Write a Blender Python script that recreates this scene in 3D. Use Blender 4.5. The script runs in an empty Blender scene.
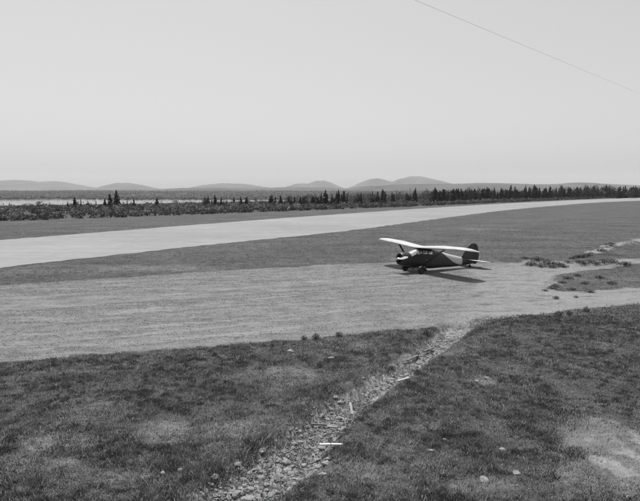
import bpy, bmesh, math, random
import numpy as np
from mathutils import Vector

scene = bpy.context.scene
col = scene.collection
random.seed(7)
RNG = np.random.default_rng(11)

# ------------------------------------------------------------------ camera, sky, sun, exposure
CAM_H, FPX, HOR = 7.3, 580.0, 189.0
PITCH = math.atan((250.5 - HOR) / FPX)
cam_data = bpy.data.cameras.new('camera')
cam_data.sensor_width = 36.0
cam_data.lens = 36.0 * FPX / 640.0
cam_data.clip_start = 0.1
cam_data.clip_end = 60000
cam = bpy.data.objects.new('camera', cam_data)
col.objects.link(cam)
cam.location = (0, 0, CAM_H)
cam.rotation_euler = (math.pi / 2 - PITCH, 0, 0)
scene.camera = cam

SUN_EL = math.radians(68)
SUN_AZ = math.radians(-22)          # bearing of the sun from +Y, clockwise: up-left, a little beyond the aircraft
world = bpy.data.worlds.new('World')
scene.world = world
world.use_nodes = True
wn, wl = world.node_tree.nodes, world.node_tree.links
wn.clear()
w_out = wn.new('ShaderNodeOutputWorld')
w_bg = wn.new('ShaderNodeBackground')
w_sky = wn.new('ShaderNodeTexSky')
w_sky.sky_type = 'NISHITA'
w_sky.sun_disc = False
w_sky.sun_elevation = SUN_EL
w_sky.sun_rotation = SUN_AZ
w_sky.dust_density = 3.0
w_sky.air_density = 1.0
w_sep = wn.new('ShaderNodeRGBToBW')       # black-and-white film
w_pow = wn.new('ShaderNodeMath'); w_pow.operation = 'POWER'; w_pow.inputs[1].default_value = 0.5
w_mul = wn.new('ShaderNodeMath'); w_mul.operation = 'MULTIPLY'; w_mul.inputs[1].default_value = 3.25
w_bg.inputs['Strength'].default_value = 0.1
wl.new(w_sky.outputs[0], w_sep.inputs[0])
wl.new(w_sep.outputs[0], w_pow.inputs[0])
wl.new(w_pow.outputs[0], w_mul.inputs[0])
wl.new(w_mul.outputs[0], w_bg.inputs['Color'])
wl.new(w_bg.outputs[0], w_out.inputs[0])

sun_data = bpy.data.lights.new('sun', 'SUN')
sun_data.energy = 5.0
sun_data.angle = math.radians(0.53)
sun_data.color = (1, 1, 1)
sun = bpy.data.objects.new('sun', sun_data)
col.objects.link(sun)
sun.location = (-40, 30, 80)
sv = Vector((math.sin(SUN_AZ) * math.cos(SUN_EL), math.cos(SUN_AZ) * math.cos(SUN_EL), math.sin(SUN_EL)))
sun.rotation_euler = sv.to_track_quat('Z', 'Y').to_euler()

scene.view_settings.view_transform = 'Standard'
scene.view_settings.look = 'None'
scene.view_settings.exposure = 0.0
scene.view_settings.gamma = 1.0
scene.cycles.volume_bounces = 2
scene.render.resolution_x, scene.render.resolution_y = 1024, 802


# ------------------------------------------------------------------ helpers
def G(px, py, z=0.0):
    """ground point (x, y) seen at a place in the 640 x 501 picture, on the level z"""
    c, s = math.cos(PITCH), math.sin(PITCH)
    u, v = (px - 320) / FPX, (250.5 - py) / FPX
    d = (u, c + v * s, v * c - s)
    t = (z - CAM_H) / d[2]
    return (d[0] * t, d[1] * t)


def smooth(a, b, x):
    t = np.clip((x - a) / (b - a), 0, 1)
    return t * t * (3 - 2 * t)


def hash2(ix, iy, seed):
    n = (ix.astype(np.int64) * 374761393 + iy.astype(np.int64) * 668265263 + seed * 974634777) & 0x7fffffff
    n = ((n ^ (n >> 13)) * 1274126177) & 0x7fffffff
    n = (n ^ (n >> 16)) & 0xffff
    return n / 65535.0


def vnoise(x, y, seed=0):
    ix, iy = np.floor(x), np.floor(y)
    fx, fy = x - ix, y - iy
    fx = fx * fx * (3 - 2 * fx); fy = fy * fy * (3 - 2 * fy)
    a = hash2(ix, iy, seed); b = hash2(ix + 1, iy, seed)
    c = hash2(ix, iy + 1, seed); d = hash2(ix + 1, iy + 1, seed)
    return (a * (1 - fx) + b * fx) * (1 - fy) + (c * (1 - fx) + d * fx) * fy


def fbm(x, y, seed=0, octv=4):
    t, amp, tot = 0, 1.0, 0
    for o in range(octv):
        t = t + amp * vnoise(x * 2 ** o, y * 2 ** o, seed + o * 17)
        tot += amp; amp *= 0.5
    return t / tot


def poly_sd(x, y, poly):
    """signed distance to a polygon, positive inside"""
    x = np.asarray(x, float); y = np.asarray(y, float)
    d = np.full(x.shape, 1e9); inside = np.zeros(x.shape, bool)
    n = len(poly)
    for i in range(n):
        ax, ay = poly[i]; bx, by = poly[(i + 1) % n]
        ex, ey = bx - ax, by - ay
        t = np.clip(((x - ax) * ex + (y - ay) * ey) / max(ex * ex + ey * ey, 1e-9), 0, 1)
        d = np.minimum(d, np.hypot(x - ax - t * ex, y - ay - t * ey))
        if abs(ey) > 1e-12:
            c = ((ay > y) != (by > y)) & (x < ex * (y - ay) / ey + ax)
            inside ^= c
    return np.where(inside, d, -d)


def line_d(x, y, pts):
    d = np.full(np.shape(x), 1e9)
    for (ax, ay), (bx, by) in zip(pts[:-1], pts[1:]):
        ex, ey = bx - ax, by - ay
        t = np.clip(((x - ax) * ex + (y - ay) * ey) / (ex * ex + ey * ey), 0, 1)
        d = np.minimum(d, np.hypot(x - ax - t * ex, y - ay - t * ey))
    return d


def mesh_np(name, verts, faces_flat, counts, smooth_shade=False):
    me = bpy.data.meshes.new(name)
    verts = np.asarray(verts, np.float32); faces_flat = np.asarray(faces_flat, np.int32)
    me.vertices.add(len(verts)); me.vertices.foreach_set('co', verts.ravel())
    me.loops.add(len(faces_flat)); me.loops.foreach_set('vertex_index', faces_flat)
    counts = np.asarray(counts, np.int32)
    starts = np.concatenate([[0], np.cumsum(counts)[:-1]]).astype(np.int32)
    me.polygons.add(len(counts)); me.polygons.foreach_set('loop_start', starts)
    me.polygons.foreach_set('loop_total', counts)
    if smooth_shade:
        me.polygons.foreach_set('use_smooth', np.ones(len(counts), bool))
    me.update(calc_edges=True); me.validate()
    return me


def add_attr(me, name, vals):
    a = me.attributes.new(name, 'FLOAT', 'POINT')
    a.data.foreach_set('value', np.asarray(vals, np.float32))


def obj(name, me, m=None, parent=None, loc=(0, 0, 0), rot=(0, 0, 0)):
    o = bpy.data.objects.new(name, me)
    if m is not None and me is not None:
        if len(me.materials) == 0:
            me.materials.append(m)
    o.location = loc; o.rotation_euler = rot
    o.parent = parent
    col.objects.link(o)
    return o


def tag(o, label=None, cat=None, group=None, kind=None):
    if label: o['label'] = label
    if cat: o['category'] = cat
    if group: o['group'] = group
    if kind: o['kind'] = kind
    return o


class MB:
    """collects faces of one mesh"""
    def __init__(self): self.v, self.f = [], []

    def add(self, vs, fs):
        b = len(self.v); self.v += [tuple(q) for q in vs]; self.f += [tuple(i + b for i in q) for q in fs]
        return self

    def box(self, c, s, rz=0, tilt=0):
        co, si = math.cos(rz), math.sin(rz); ct, stt = math.cos(tilt), math.sin(tilt)
        vs = []
        for dx in (-.5, .5):
            for dy in (-.5, .5):
                for dz in (-.5, .5):
                    x, y, z = dx * s[0], dy * s[1], dz * s[2]
                    x, z = x * ct - z * stt, x * stt + z * ct
                    vs.append((c[0] + x * co - y * si, c[1] + x * si + y * co, c[2] + z))
        return self.add(vs, [(0, 1, 3, 2), (4, 6, 7, 5), (0, 4, 5, 1), (2, 3, 7, 6), (0, 2, 6, 4), (1, 5, 7, 3)])

    def tube(self, pts, rad, n=8, flat=1.0, cap=True):
        """rings along a polyline; rad is a radius or a list"""
        pts = [Vector(p) for p in pts]
        if not hasattr(rad, '__len__'): rad = [rad] * len(pts)
        rings = []
        for i, p in enumerate(pts):
            t = (pts[min(i + 1, len(pts) - 1)] - pts[max(i - 1, 0)]).normalized()
            up = Vector((0, 0, 1)) if abs(t.z) < .9 else Vector((1, 0, 0))
            a = t.cross(up).normalized(); b = a.cross(t)
            rings.append([p + (a * math.cos(2 * math.pi * k / n) + b * math.sin(2 * math.pi * k / n) * flat) * rad[i] for k in range(n)])
        vs = [q for r in rings for q in r]; fs = []
        for i in range(len(rings) - 1):
            for k in range(n):
                fs.append((i * n + k, i * n + (k + 1) % n, (i + 1) * n + (k + 1) % n, (i + 1) * n + k))
        if cap:
            fs.append(tuple(range(n))); fs.append(tuple((len(rings) - 1) * n + k for k in reversed(range(n))))
        return self.add(vs, fs)

    def loft(self, rings, closed=True, cap=True):
        n = len(rings[0]); vs = [q for r in rings for q in r]; fs = []
        for i in range(len(rings) - 1):
            for k in range(n if closed else n - 1):
                fs.append((i * n + k, i * n + (k + 1) % n, (i + 1) * n + (k + 1) % n, (i + 1) * n + k))
        if cap and closed:
            fs.append(tuple(range(n))); fs.append(tuple((len(rings) - 1) * n + k for k in reversed(range(n))))
        return self.add(vs, fs)

    def mesh(self, name, sm=False):
        me = bpy.data.meshes.new(name)
        me.from_pydata(self.v, [], self.f); me.update()
        bm = bmesh.new(); bm.from_mesh(me)
        bmesh.ops.recalc_face_normals(bm, faces=bm.faces)
        bm.to_mesh(me); bm.free()
        if sm:
            for p in me.polygons: p.use_smooth = True
        return me

    def build(self, name, m, parent=None, sm=False):
        return obj(name, self.mesh(name, sm), m, parent)


# ------------------------------------------------------------------ materials (black-and-white film: greys only)
def mat(name, base=0.2, rough=0.8, metal=0.0, spec=0.3, var=0.0, vscale=5.0, bump=0.0, bscale=30.0):
    m = bpy.data.materials.new(name); m.use_nodes = True
    nt = m.node_tree; b = nt.nodes['Principled BSDF']
    b.inputs['Roughness'].default_value = rough
    b.inputs['Metallic'].default_value = metal
    b.inputs['Specular IOR Level'].default_value = spec
    b.inputs['Base Color'].default_value = (base, base, base, 1)
    tc = nt.nodes.new('ShaderNodeTexCoord')
    if var > 0:
        n = nt.nodes.new('ShaderNodeTexNoise'); n.inputs['Scale'].default_value = vscale; n.inputs['Detail'].default_value = 6
        mr = nt.nodes.new('ShaderNodeMapRange')
        mr.inputs[1].default_value = .25; mr.inputs[2].default_value = .75
        mr.inputs[3].default_value = base * (1 - var); mr.inputs[4].default_value = base * (1 + var)
        nt.links.new(tc.outputs['Object'], n.inputs['Vector'])
        nt.links.new(n.outputs[0], mr.inputs[0]); nt.links.new(mr.outputs[0], b.inputs['Base Color'])
    if bump > 0:
        n2 = nt.nodes.new('ShaderNodeTexNoise'); n2.inputs['Scale'].default_value = bscale; n2.inputs['Detail'].default_value = 5
        bp = nt.nodes.new('ShaderNodeBump'); bp.inputs['Strength'].default_value = bump; bp.inputs['Distance'].default_value = .05
        nt.links.new(tc.outputs['Object'], n2.inputs['Vector'])
        nt.links.new(n2.outputs[0], bp.inputs['Height']); nt.links.new(bp.outputs[0], b.inputs['Normal'])
    return m


class NT:
    """small node-graph writer"""
    def __init__(self, m): self.nt = m.node_tree

    def math(self, op, a, b=None, clamp=False):
        n = self.nt.nodes.new('ShaderNodeMath'); n.operation = op; n.use_clamp = clamp
        for i, q in enumerate((a, b)):
            if q is None: continue
            if isinstance(q, (int, float)): n.inputs[i].default_value = q
            else: self.nt.links.new(q, n.inputs[i])
        return n.outputs[0]

    def noise(self, vec, scale, detail=4, rough=.55):
        n = self.nt.nodes.new('ShaderNodeTexNoise')
        n.inputs['Scale'].default_value = scale; n.inputs['Detail'].default_value = detail; n.inputs['Roughness'].default_value = rough
        self.nt.links.new(vec, n.inputs['Vector']); return n.outputs[0]

    def rng(self, v, a, b, c, d, sm=False):
        n = self.nt.nodes.new('ShaderNodeMapRange'); n.clamp = True
        if sm: n.interpolation_type = 'SMOOTHSTEP'
        for i, q in enumerate((a, b, c, d)): n.inputs[i + 1].default_value = q
        self.nt.links.new(v, n.inputs[0]); return n.outputs[0]

    def mix(self, f, a, b):
        n = self.nt.nodes.new('ShaderNodeMix'); n.data_type = 'FLOAT'
        for q, s in ((f, n.inputs[0]), (a, n.inputs[2]), (b, n.inputs[3])):
            if isinstance(q, (int, float)): s.default_value = q
            else: self.nt.links.new(q, s)
        return n.outputs[0]

    def attr(self, name):
        n = self.nt.nodes.new('ShaderNodeAttribute'); n.attribute_name = name; return n.outputs['Fac']

    def mapping(self, rot=(0, 0, 0), scale=(1, 1, 1)):
        tc = self.nt.nodes.new('ShaderNodeTexCoord'); mp = self.nt.nodes.new('ShaderNodeMapping')
        mp.inputs['Rotation'].default_value = rot; mp.inputs['Scale'].default_value = scale
        self.nt.links.new(tc.outputs['Object'], mp.inputs['Vector']); return mp.outputs[0]


LANE = math.atan2(0.37, 0.93)       # bearing of the mown apron and its wheel marks


def ground_material():
    m = bpy.data.materials.new('airfield_ground'); m.use_nodes = True
    g = NT(m); b = m.node_tree.nodes['Principled BSDF']
    b.inputs['Roughness'].default_value = .95; b.inputs['Specular IOR Level'].default_value = .1
    pos = g.mapping()
    lane = g.mapping(rot=(0, 0, -LANE), scale=(0.05, 1, 1))
    lane2 = g.mapping(rot=(0, 0, -LANE), scale=(0.18, 1, 1))
    fine = g.noise(pos, 9, 6, .7)
    mid = g.noise(pos, 1.3, 5, .6)
    big = g.noise(pos, .16, 4, .55)
    # turf under and between the grass blades
    turf = g.mix(g.rng(mid, .35, .7, 0, 1), .046, .080)
    turf = g.mix(g.rng(big, .35, .7, 0, 1), turf, g.math('MULTIPLY', turf, 1.35))
    turf = g.math('MULTIPLY', turf, g.rng(g.noise(pos, 16, 6, .75), .3, .7, .55, 1.5))
    turf = g.math('MULTIPLY', turf, g.rng(g.noise(g.mapping(rot=(0, 0, -LANE), scale=(.16, 1, 1)), .30, 6, .7), .33, .67, .78, 1.28))
    turf = g.math('MULTIPLY', turf, g.rng(g.noise(pos, 3.2, 6, .8), .33, .67, .72, 1.36))
    # dry straw and bare earth
    dry = g.math('MULTIPLY', g.rng(mid, .3, .7, .09, .175), g.rng(g.noise(pos, 13, 6, .75), .3, .7, .5, 1.5))
    dmask = g.rng(g.math('ADD', g.attr('dry'), g.math('MULTIPLY', g.math('SUBTRACT', fine, .5), 1.1)), .4, .75, 0, 1)
    turf = g.mix(dmask, turf, dry)
    # mown apron with long wheel marks
    straight = g.mapping(rot=(0, 0, -LANE), scale=(.010, 1, 1))
    s1 = g.noise(straight, 1.9, 4, .7)
    brk = g.noise(g.mapping(rot=(0, 0, -LANE), scale=(.35, 1, 1)), 1.1, 5, .7)
    grit = g.noise(g.mapping(rot=(0, 0, -LANE), scale=(.55, 1, 1)), 7.5, 7, .85)
    ap = g.math('MULTIPLY', g.rng(g.noise(pos, .45, 5, .6), .3, .7, .130, .188), g.rng(grit, .34, .66, .60, 1.42))
    pale = g.math('MULTIPLY', g.rng(s1, .52, .62, 0, 1), g.rng(brk, .38, .62, 0, .8))
    dark = g.math('MULTIPLY', g.rng(s1, .47, .38, 0, 1), g.rng(brk, .62, .40, 0, .7))
    ap = g.mix(pale, ap, g.math('MULTIPLY', g.rng(grit, .34, .66, .75, 1.2), .235))
    ap = g.mix(dark, ap, g.math('MULTIPLY', g.rng(grit, .34, .66, .6, 1.5), .092))
    tuft = g.rng(g.math('ADD', mid, g.math('MULTIPLY', fine, .5)), .80, .95, 0, .5)
    ap = g.mix(tuft, ap, .085)
    ap = g.mix(g.rng(g.math('MULTIPLY', g.attr('worn'), g.rng(grit, .35, .6, .3, 1.2)), 0, 1, 0, .8), ap, .25)
    amask = g.rng(g.math('ADD', g.attr('apron'), g.math('MULTIPLY', g.math('SUBTRACT', mid, .5), .9)), .38, .62, 0, 1)
    c = g.mix(amask, turf, ap)
    # bare dirt of the track
    tr = g.rng(g.math('ADD', g.math('MULTIPLY', mid, .6), g.math('MULTIPLY', big, .4)), .35, .65, .165, .225)
    tr = g.math('MULTIPLY', tr, g.rng(g.noise(pos, 5, 6, .75), .3, .7, .66, 1.28))
    tr = g.mix(g.rng(g.math('ADD', g.noise(g.mapping(scale=(.35, 1, 1)), .9, 5, .7), g.math('MULTIPLY', fine, .25)), .66, .76, 0, .75), tr, .085)
    tmask = g.rng(g.math('ADD', g.attr('track'), g.math('MULTIPLY', g.math('SUBTRACT', mid, .5), .9)), .38, .62, 0, 1)
    c = g.mix(tmask, c, tr)
    # rubble soil of the ditch
    di = g.math('MULTIPLY', g.rng(g.noise(pos, 4, 5, .65), .35, .65, .07, .29), g.rng(fine, .3, .7, .7, 1.25))
    imask = g.rng(g.math('ADD', g.attr('ditch'), g.math('MULTIPLY', g.math('SUBTRACT', mid, .5), .9)), .4, .6, 0, 1)
    c = g.mix(imask, c, di)
    m.node_tree.links.new(c, b.inputs['Base Color'])
    bp = m.node_tree.nodes.new('ShaderNodeBump'); bp.inputs['Strength'].default_value = .7; bp.inputs['Distance'].default_value = .06
    m.node_tree.links.new(g.math('ADD', fine, g.math('MULTIPLY', mid, 1.5)), bp.inputs['Height'])
    m.node_tree.links.new(bp.outputs[0], b.inputs['Normal'])
    return m


def runway_material():
    m = bpy.data.materials.new('runway_pavement'); m.use_nodes = True
    g = NT(m); b = m.node_tree.nodes['Principled BSDF']
    b.inputs['Roughness'].default_value = .85; b.inputs['Specular IOR Level'].default_value = .2
    rb = math.atan2(.84, .545)
    st = g.mapping(rot=(0, 0, -rb), scale=(.012, 1, 1)); pos = g.mapping()
    a = g.noise(st, .5, 4, .6); f = g.noise(pos, 6, 5, .65); bg = g.noise(pos, .05, 3, .5)
    c = g.rng(a, .3, .7, .205, .25)
    c = g.math('MULTIPLY', c, g.rng(f, .3, .7, .94, 1.05))
    c = g.math('MULTIPLY', c, g.rng(bg, .3, .7, .86, 1.08))
    c = g.math('MULTIPLY', c, g.rng(g.noise(pos, .5, 6, .75), .33, .67, .90, 1.09))
    m.node_tree.links.new(c, b.inputs['Base Color'])
    return m


def attr_material(name, attr='shade', rough=.8, trans=.25, mul=1.0):
    m = bpy.data.materials.new(name); m.use_nodes = True
    g = NT(m); nt = m.node_tree; b = nt.nodes['Principled BSDF']
    b.inputs['Roughness'].default_value = rough; b.inputs['Specular IOR Level'].default_value = .15
    c = g.math('MULTIPLY', g.attr(attr), mul)
    nt.links.new(c, b.inputs['Base Color'])
    if trans > 0:
        t = nt.nodes.new('ShaderNodeBsdfTranslucent'); nt.links.new(c, t.inputs['Color'])
        mx = nt.nodes.new('ShaderNodeMixShader'); mx.inputs[0].default_value = trans
        nt.links.new(b.outputs[0], mx.inputs[1]); nt.links.new(t.outputs[0], mx.inputs[2])
        nt.links.new(mx.outputs[0], nt.nodes['Material Output'].inputs['Surface'])
    return m


def tree_material(name, lo, hi):
    m = attr_material(name, 'shade', .8, .2)
    nt = m.node_tree
    oi = nt.nodes.new('ShaderNodeObjectInfo'); g = NT(m)
    r = g.rng(oi.outputs['Random'], 0, 1, lo, hi)
    for n in nt.nodes:
        if n.type == 'MATH': nt.links.new(r, n.inputs[1]); break
    return m


def water_material():
    m = mat('lake_water', .10, .12, spec=.5)
    nt = m.node_tree; b = nt.nodes['Principled BSDF']; g = NT(m)
    n = g.noise(g.mapping(scale=(.35, 1, 1)), .6, 4, .6)
    bp = nt.nodes.new('ShaderNodeBump'); bp.inputs['Strength'].default_value = .25; bp.inputs['Distance'].default_value = .15
    nt.links.new(n, bp.inputs['Height']); nt.links.new(bp.outputs[0], b.inputs['Normal'])
    b.inputs['IOR'].default_value = 1.33
    return m


def wing_material():
    m = mat('pale_dope_fabric', .44, .45, spec=.4, var=.10, vscale=1.6)
    g = NT(m); nt = m.node_tree; sx = nt.nodes.new('ShaderNodeSeparateXYZ'); nt.links.new(g.mapping(), sx.inputs[0])
    rib = g.math('POWER', g.math('ABSOLUTE', g.math('COSINE', g.math('MULTIPLY', sx.outputs[1], math.pi / .36))), 6.0)
    bp = nt.nodes.new('ShaderNodeBump'); bp.inputs['Strength'].default_value = .5; bp.inputs['Distance'].default_value = .02
    nt.links.new(rib, bp.inputs['Height']); nt.links.new(bp.outputs[0], nt.nodes['Principled BSDF'].inputs['Normal'])
    return m


M = dict(
    ground=ground_material(), runway=runway_material(), water=water_material(),
    grass=attr_material('grass_blades'), leaf=attr_material('scrub_leaves', trans=.2),
    conifer=tree_material('conifer_needles', .6, 1.1), broad=tree_material('broad_leaves', .7, 1.05),
    bark=mat('bark', .11, .9, var=.3, vscale=6, bump=.3), pale_bark=mat('weathered_bark', .2, .9, var=.3, vscale=8),
    stone=mat('pale_stone', .25, .9, var=.35, vscale=4, bump=.5, bscale=14),
    gravel=attr_material('rubble_chips', trans=0, rough=.95),
    hill=mat('forested_hill', .05, .95, var=.75, vscale=.0022, spec=0), shore=mat('shore_land', .075, .95, var=.4, vscale=.01, spec=0),
    wood_far=attr_material('far_wood', trans=0, rough=.95),
    white=mat('white_paint', .6, .7, var=.12, vscale=9), dark_wood=mat('weathered_wood', .13, .9, var=.35, vscale=7, bump=.3),
    bleached=mat('bleached_wood', .36, .9, var=.3, vscale=6, bump=.3), pole=mat('pole_timber', .12, .9, var=.3, vscale=3, bump=.3, bscale=12), wire=mat('wire_metal', .35, .5, metal=.3),
    # aircraft
    dope=mat('dark_dope_fabric', .022, .42, spec=.4, var=.15, vscale=1.5), wing=wing_material(),
    pale=mat('pale_paint', .46, .5, spec=.4, var=.08, vscale=2), glass=mat('window_glass', .55, .15, metal=.75, spec=.6),
    frame=mat('window_frame_paint', .035, .5), rubber=mat('tyre_rubber', .025, .85), metal=mat('polished_metal', .70, .30, metal=.7),
    engine=mat('engine_metal', .05, .5, metal=.5), seam=mat('dark_seam', .08, .6),
)

# ------------------------------------------------------------------ layout of the airfield on the ground
RUN_UP = [(-120, 249), (20, 238.7), (200, 224.5), (300, 217), (400, 210), (470, 205.6), (530, 202.3), (605, 199), (680, 196.6)]
RUN_LO = [(-120, 281.5), (27, 265), (195, 246.5), (340, 231.8), (400, 224), (450, 217.3), (500, 211), (550, 206.2), (605, 202.2), (680, 199.2)]
RUNWAY = [G(*p) for p in RUN_UP] + [G(*p) for p in reversed(RUN_LO)]
APRON = [G(*p) for p in [(-200, 298), (-60, 290), (27, 283.5), (120, 278), (200, 272), (280, 267.5), (340, 264.5), (395, 262.3), (440, 262), (500, 263.5), (545, 267),
                         (560, 285), (520, 300), (480, 315), (455, 324), (430, 326.5), (400, 329.5), (340, 335.5), (280, 340.5), (200, 347.5), (100, 354.5), (27, 360.5), (-60, 368), (-200, 380)]]
TRACK = [G(*p) for p in [(470, 268), (520, 264.5), (560, 263), (605, 260.5), (700, 255), (700, 266), (605, 269), (585, 270), (560, 274), (545, 283), (556, 291), (600, 290), (700, 284),
                         (700, 297), (640, 303.5), (600, 307), (570, 310.5), (540, 314.5), (510, 319), (480, 322.5), (462, 326), (448, 325), (455, 312), (470, 296), (478, 282)]]
DITCH = [G(*p) for p in [(446, 323), (432, 333), (400, 353), (365, 377), (325, 403), (290, 428), (245, 455), (208, 477), (180, 501), (150, 525), (262, 525), (284, 490), (322, 462), (338, 432), (366, 404), (408, 376), (440, 352), (462, 336), (474, 325)]]
DITCH_L = [G(*p) for p in [(446, 326), (402, 353), (365, 378), (325, 404), (290, 429), (245, 456), (208, 478), (150, 525)]]
RIDGE = [G(*p) for p in [(508, 262.5), (540, 264.5), (575, 265.5), (605, 266.5), (690, 268)]]
HEAP = [G(*p) for p in [(572, 257.5), (590, 256), (606, 251), (640, 243)]]
SCRUB_A, SCRUB_B = (-107.0, 212.0), (.77, .635)        # plateau rim: a point on it and its bearing


def rim(x, y):
    return (x - SCRUB_A[0]) * -.635 + (y - SCRUB_A[1]) * .77


# pale worn patches in the turf: picture place of the centre, half width and depth on the ground in metres, strength
DRY = [((88, 414), 1.9, 1.5, .9), ((60, 440), 1.6, 1.2, .75), ((165, 432), 2.2, 1.3, .8), ((225, 428), 1.7, 1.2, .8), ((255, 424), 1.5, 1.0, .6), ((285, 376), 2.0, 2.2, .75), ((300, 352), 2.2, 1.6, .55), ((250, 372), 1.6, .9, .6),
       ((345, 345), 2.5, 1.6, .5), ((615, 445), 1.7, 2.6, 1.15), ((600, 475), 1.7, 1.4, 1.1), ((645, 470), 2.0, 2.2, 1.2), ((585, 425), 1.0, .9, .7), ((440, 465), 1.2, .9, .75), ((475, 485), 1.6, .6, .7),
       ((545, 470), 1.4, .7, .6), ((485, 380), .5, .8, .7), ((385, 475), 1.4, .9, .6), ((350, 470), 1.2, 1.0, .8), ((400, 440), 1.0, .8, .45), ((40, 465), 1.6, .8, .65), ((120, 478), 1.3, .5, .6), ((470, 345), 1.6, 1.4, .6), ((455, 352), 1.2, 1.4, .5),
       ((75, 250), 9, 5, .5), ((160, 268), 14, 3, .7), ((478, 229.5), 15, 4.5, .62), ((560, 243), 16, 5, .35)]
DRYW = [(G(*p), a, b, s) for p, a, b, s in DRY]


def masks(x, y):
    wob = (fbm(x * .9, y * .9, 3) - .5) * 1.1
    sc = np.clip(y / 30, .5, 3)
    ap = smooth(-.55, .55, (poly_sd(x, y, APRON) + wob * .6) / sc)
    tsd = poly_sd(x, y, TRACK); soft = .55 + 2.2 * smooth(12, 8, x + (y - 35) * .1)
    tr = smooth(-1.0, 1.0, (tsd + wob * .9) / sc / soft)
    di = smooth(-.40, .40, poly_sd(x, y, DITCH) + wob * .45)
    heap = np.exp(-(line_d(x, y, HEAP[1:]) / 1.5) ** 2) * smooth(26, 30, x)
    bx, by = G(622, 452); bare = 1 - smooth(.3, 1.25, np.hypot((x - bx) / 1.75, (y - by) / 3.1) + wob * .8)
    tr = np.clip(np.maximum(tr, np.maximum(heap * (.2 + .7 * smooth(.35, .6, fbm(x * 1.3, y * 1.3, 163))), bare * (.34 + .42 * smooth(.35, .6, fbm(x * 1.8, y * 1.8, 167))))), 0, 1)
    dry = np.zeros_like(x)
    for (cx, cy), a, b, s in DRYW:
        r = np.hypot((x - cx) / a, (y - cy) / b)
        dry = np.maximum(dry, s * (1 - smooth(.25, 1.25, r)))
    dry = np.clip(dry + (fbm(x * .28, y * .28, 21) - .52) * .9 + (fbm(x * 1.6, y * 1.6, 5, 3) - .5) * .5, 0, 1.2) * (1 - ap)
    wl1 = [G(27, 335.5), G(180, 325), G(420, 304)]
    wl2 = [G(27, 352), G(200, 337), G(420, 317)]
    wl3 = [G(-60, 327), G(60, 318), G(300, 300)]
    worn = np.zeros_like(x)
    wl4 = [G(120, 312), G(260, 299), G(430, 283)]; wl5 = [G(-60, 346), G(60, 341), G(300, 319)]; wl6 = [G(150, 296), G(330, 281), G(400, 275)]
    for q, wd in ((wl1, .16), (wl2, .30), (wl3, .14), (wl4, .2), (wl5, .12), (wl6, .25)):
        worn = np.maximum(worn, np.exp(-(line_d(x, y, q) / wd) ** 2) * smooth(.42, .6, fbm(x * .35, y * 2.0, 31)))
    return ap, tr, di, dry, worn * ap


def height(x, y, di=None):
    if di is None: di = smooth(-.40, .40, poly_sd(x, y, DITCH))
    near = 1 - smooth(60, 110, np.hypot(x, y))
    h = (fbm(x * .35, y * .35, 41) - .5) * .16 * near + (fbm(x * 1.7, y * 1.7, 47, 3) - .5) * .06 * near
    run = smooth(-6, 0, poly_sd(x, y, RUNWAY))
    h = h * (1 - run)
    h = h - .34 * di * (1 + .5 * (fbm(x * 1.5, y * 1.5, 53, 3) - .5))
    dl = line_d(x, y, DITCH_L)
    h = h + .10 * np.exp(-(dl / .5) ** 2) * (1 - di) + (fbm(x * 3, y * 3, 59, 3) - .5) * .16 * di
    h = h + .42 * np.exp(-(line_d(x, y, RIDGE) / 1.3) ** 2) * (.5 + fbm(x * .5, y * .5, 61))
    h = h + .55 * np.exp(-(line_d(x, y, HEAP) / 2.0) ** 2) * (.3 + 1.2 * fbm(x * .9, y * .9, 67)) * smooth(26, 31, x)
    apm = smooth(-1, 1, poly_sd(x, y, APRON)) * near
    al = x * math.cos(LANE) + y * math.sin(LANE); ac = -x * math.sin(LANE) + y * math.cos(LANE)
    h = h + apm * ((fbm(al * .04, ac * 1.3, 151, 3) - .5) * .11 + (fbm(x * 2.5, y * 2.5, 157, 2) - .5) * .04)
    # the aircraft stands on level ground
    pl = 1 - smooth(5, 9, np.hypot(x - 9.5, y - 50.3)); h = h * (1 - pl)
    s = rim(x, y)
    h = h - 17.5 * smooth(45, 330, s) + (fbm(x * .012, y * .012, 71) - .5) * 3 * smooth(60, 200, s)
    return h


def stretched(lo, hi, step, growth, out_lo, out_hi):
    mid = list(np.arange(lo, hi + 1e-6, step))
    a, d = hi, step
    up = []
    while a < out_hi: d *= growth; a += d; up.append(a)
    a, d = lo, step; dn = []
    while a > out_lo: d *= growth; a -= d; dn.append(a)
    return np.array(dn[::-1] + mid + up)


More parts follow.
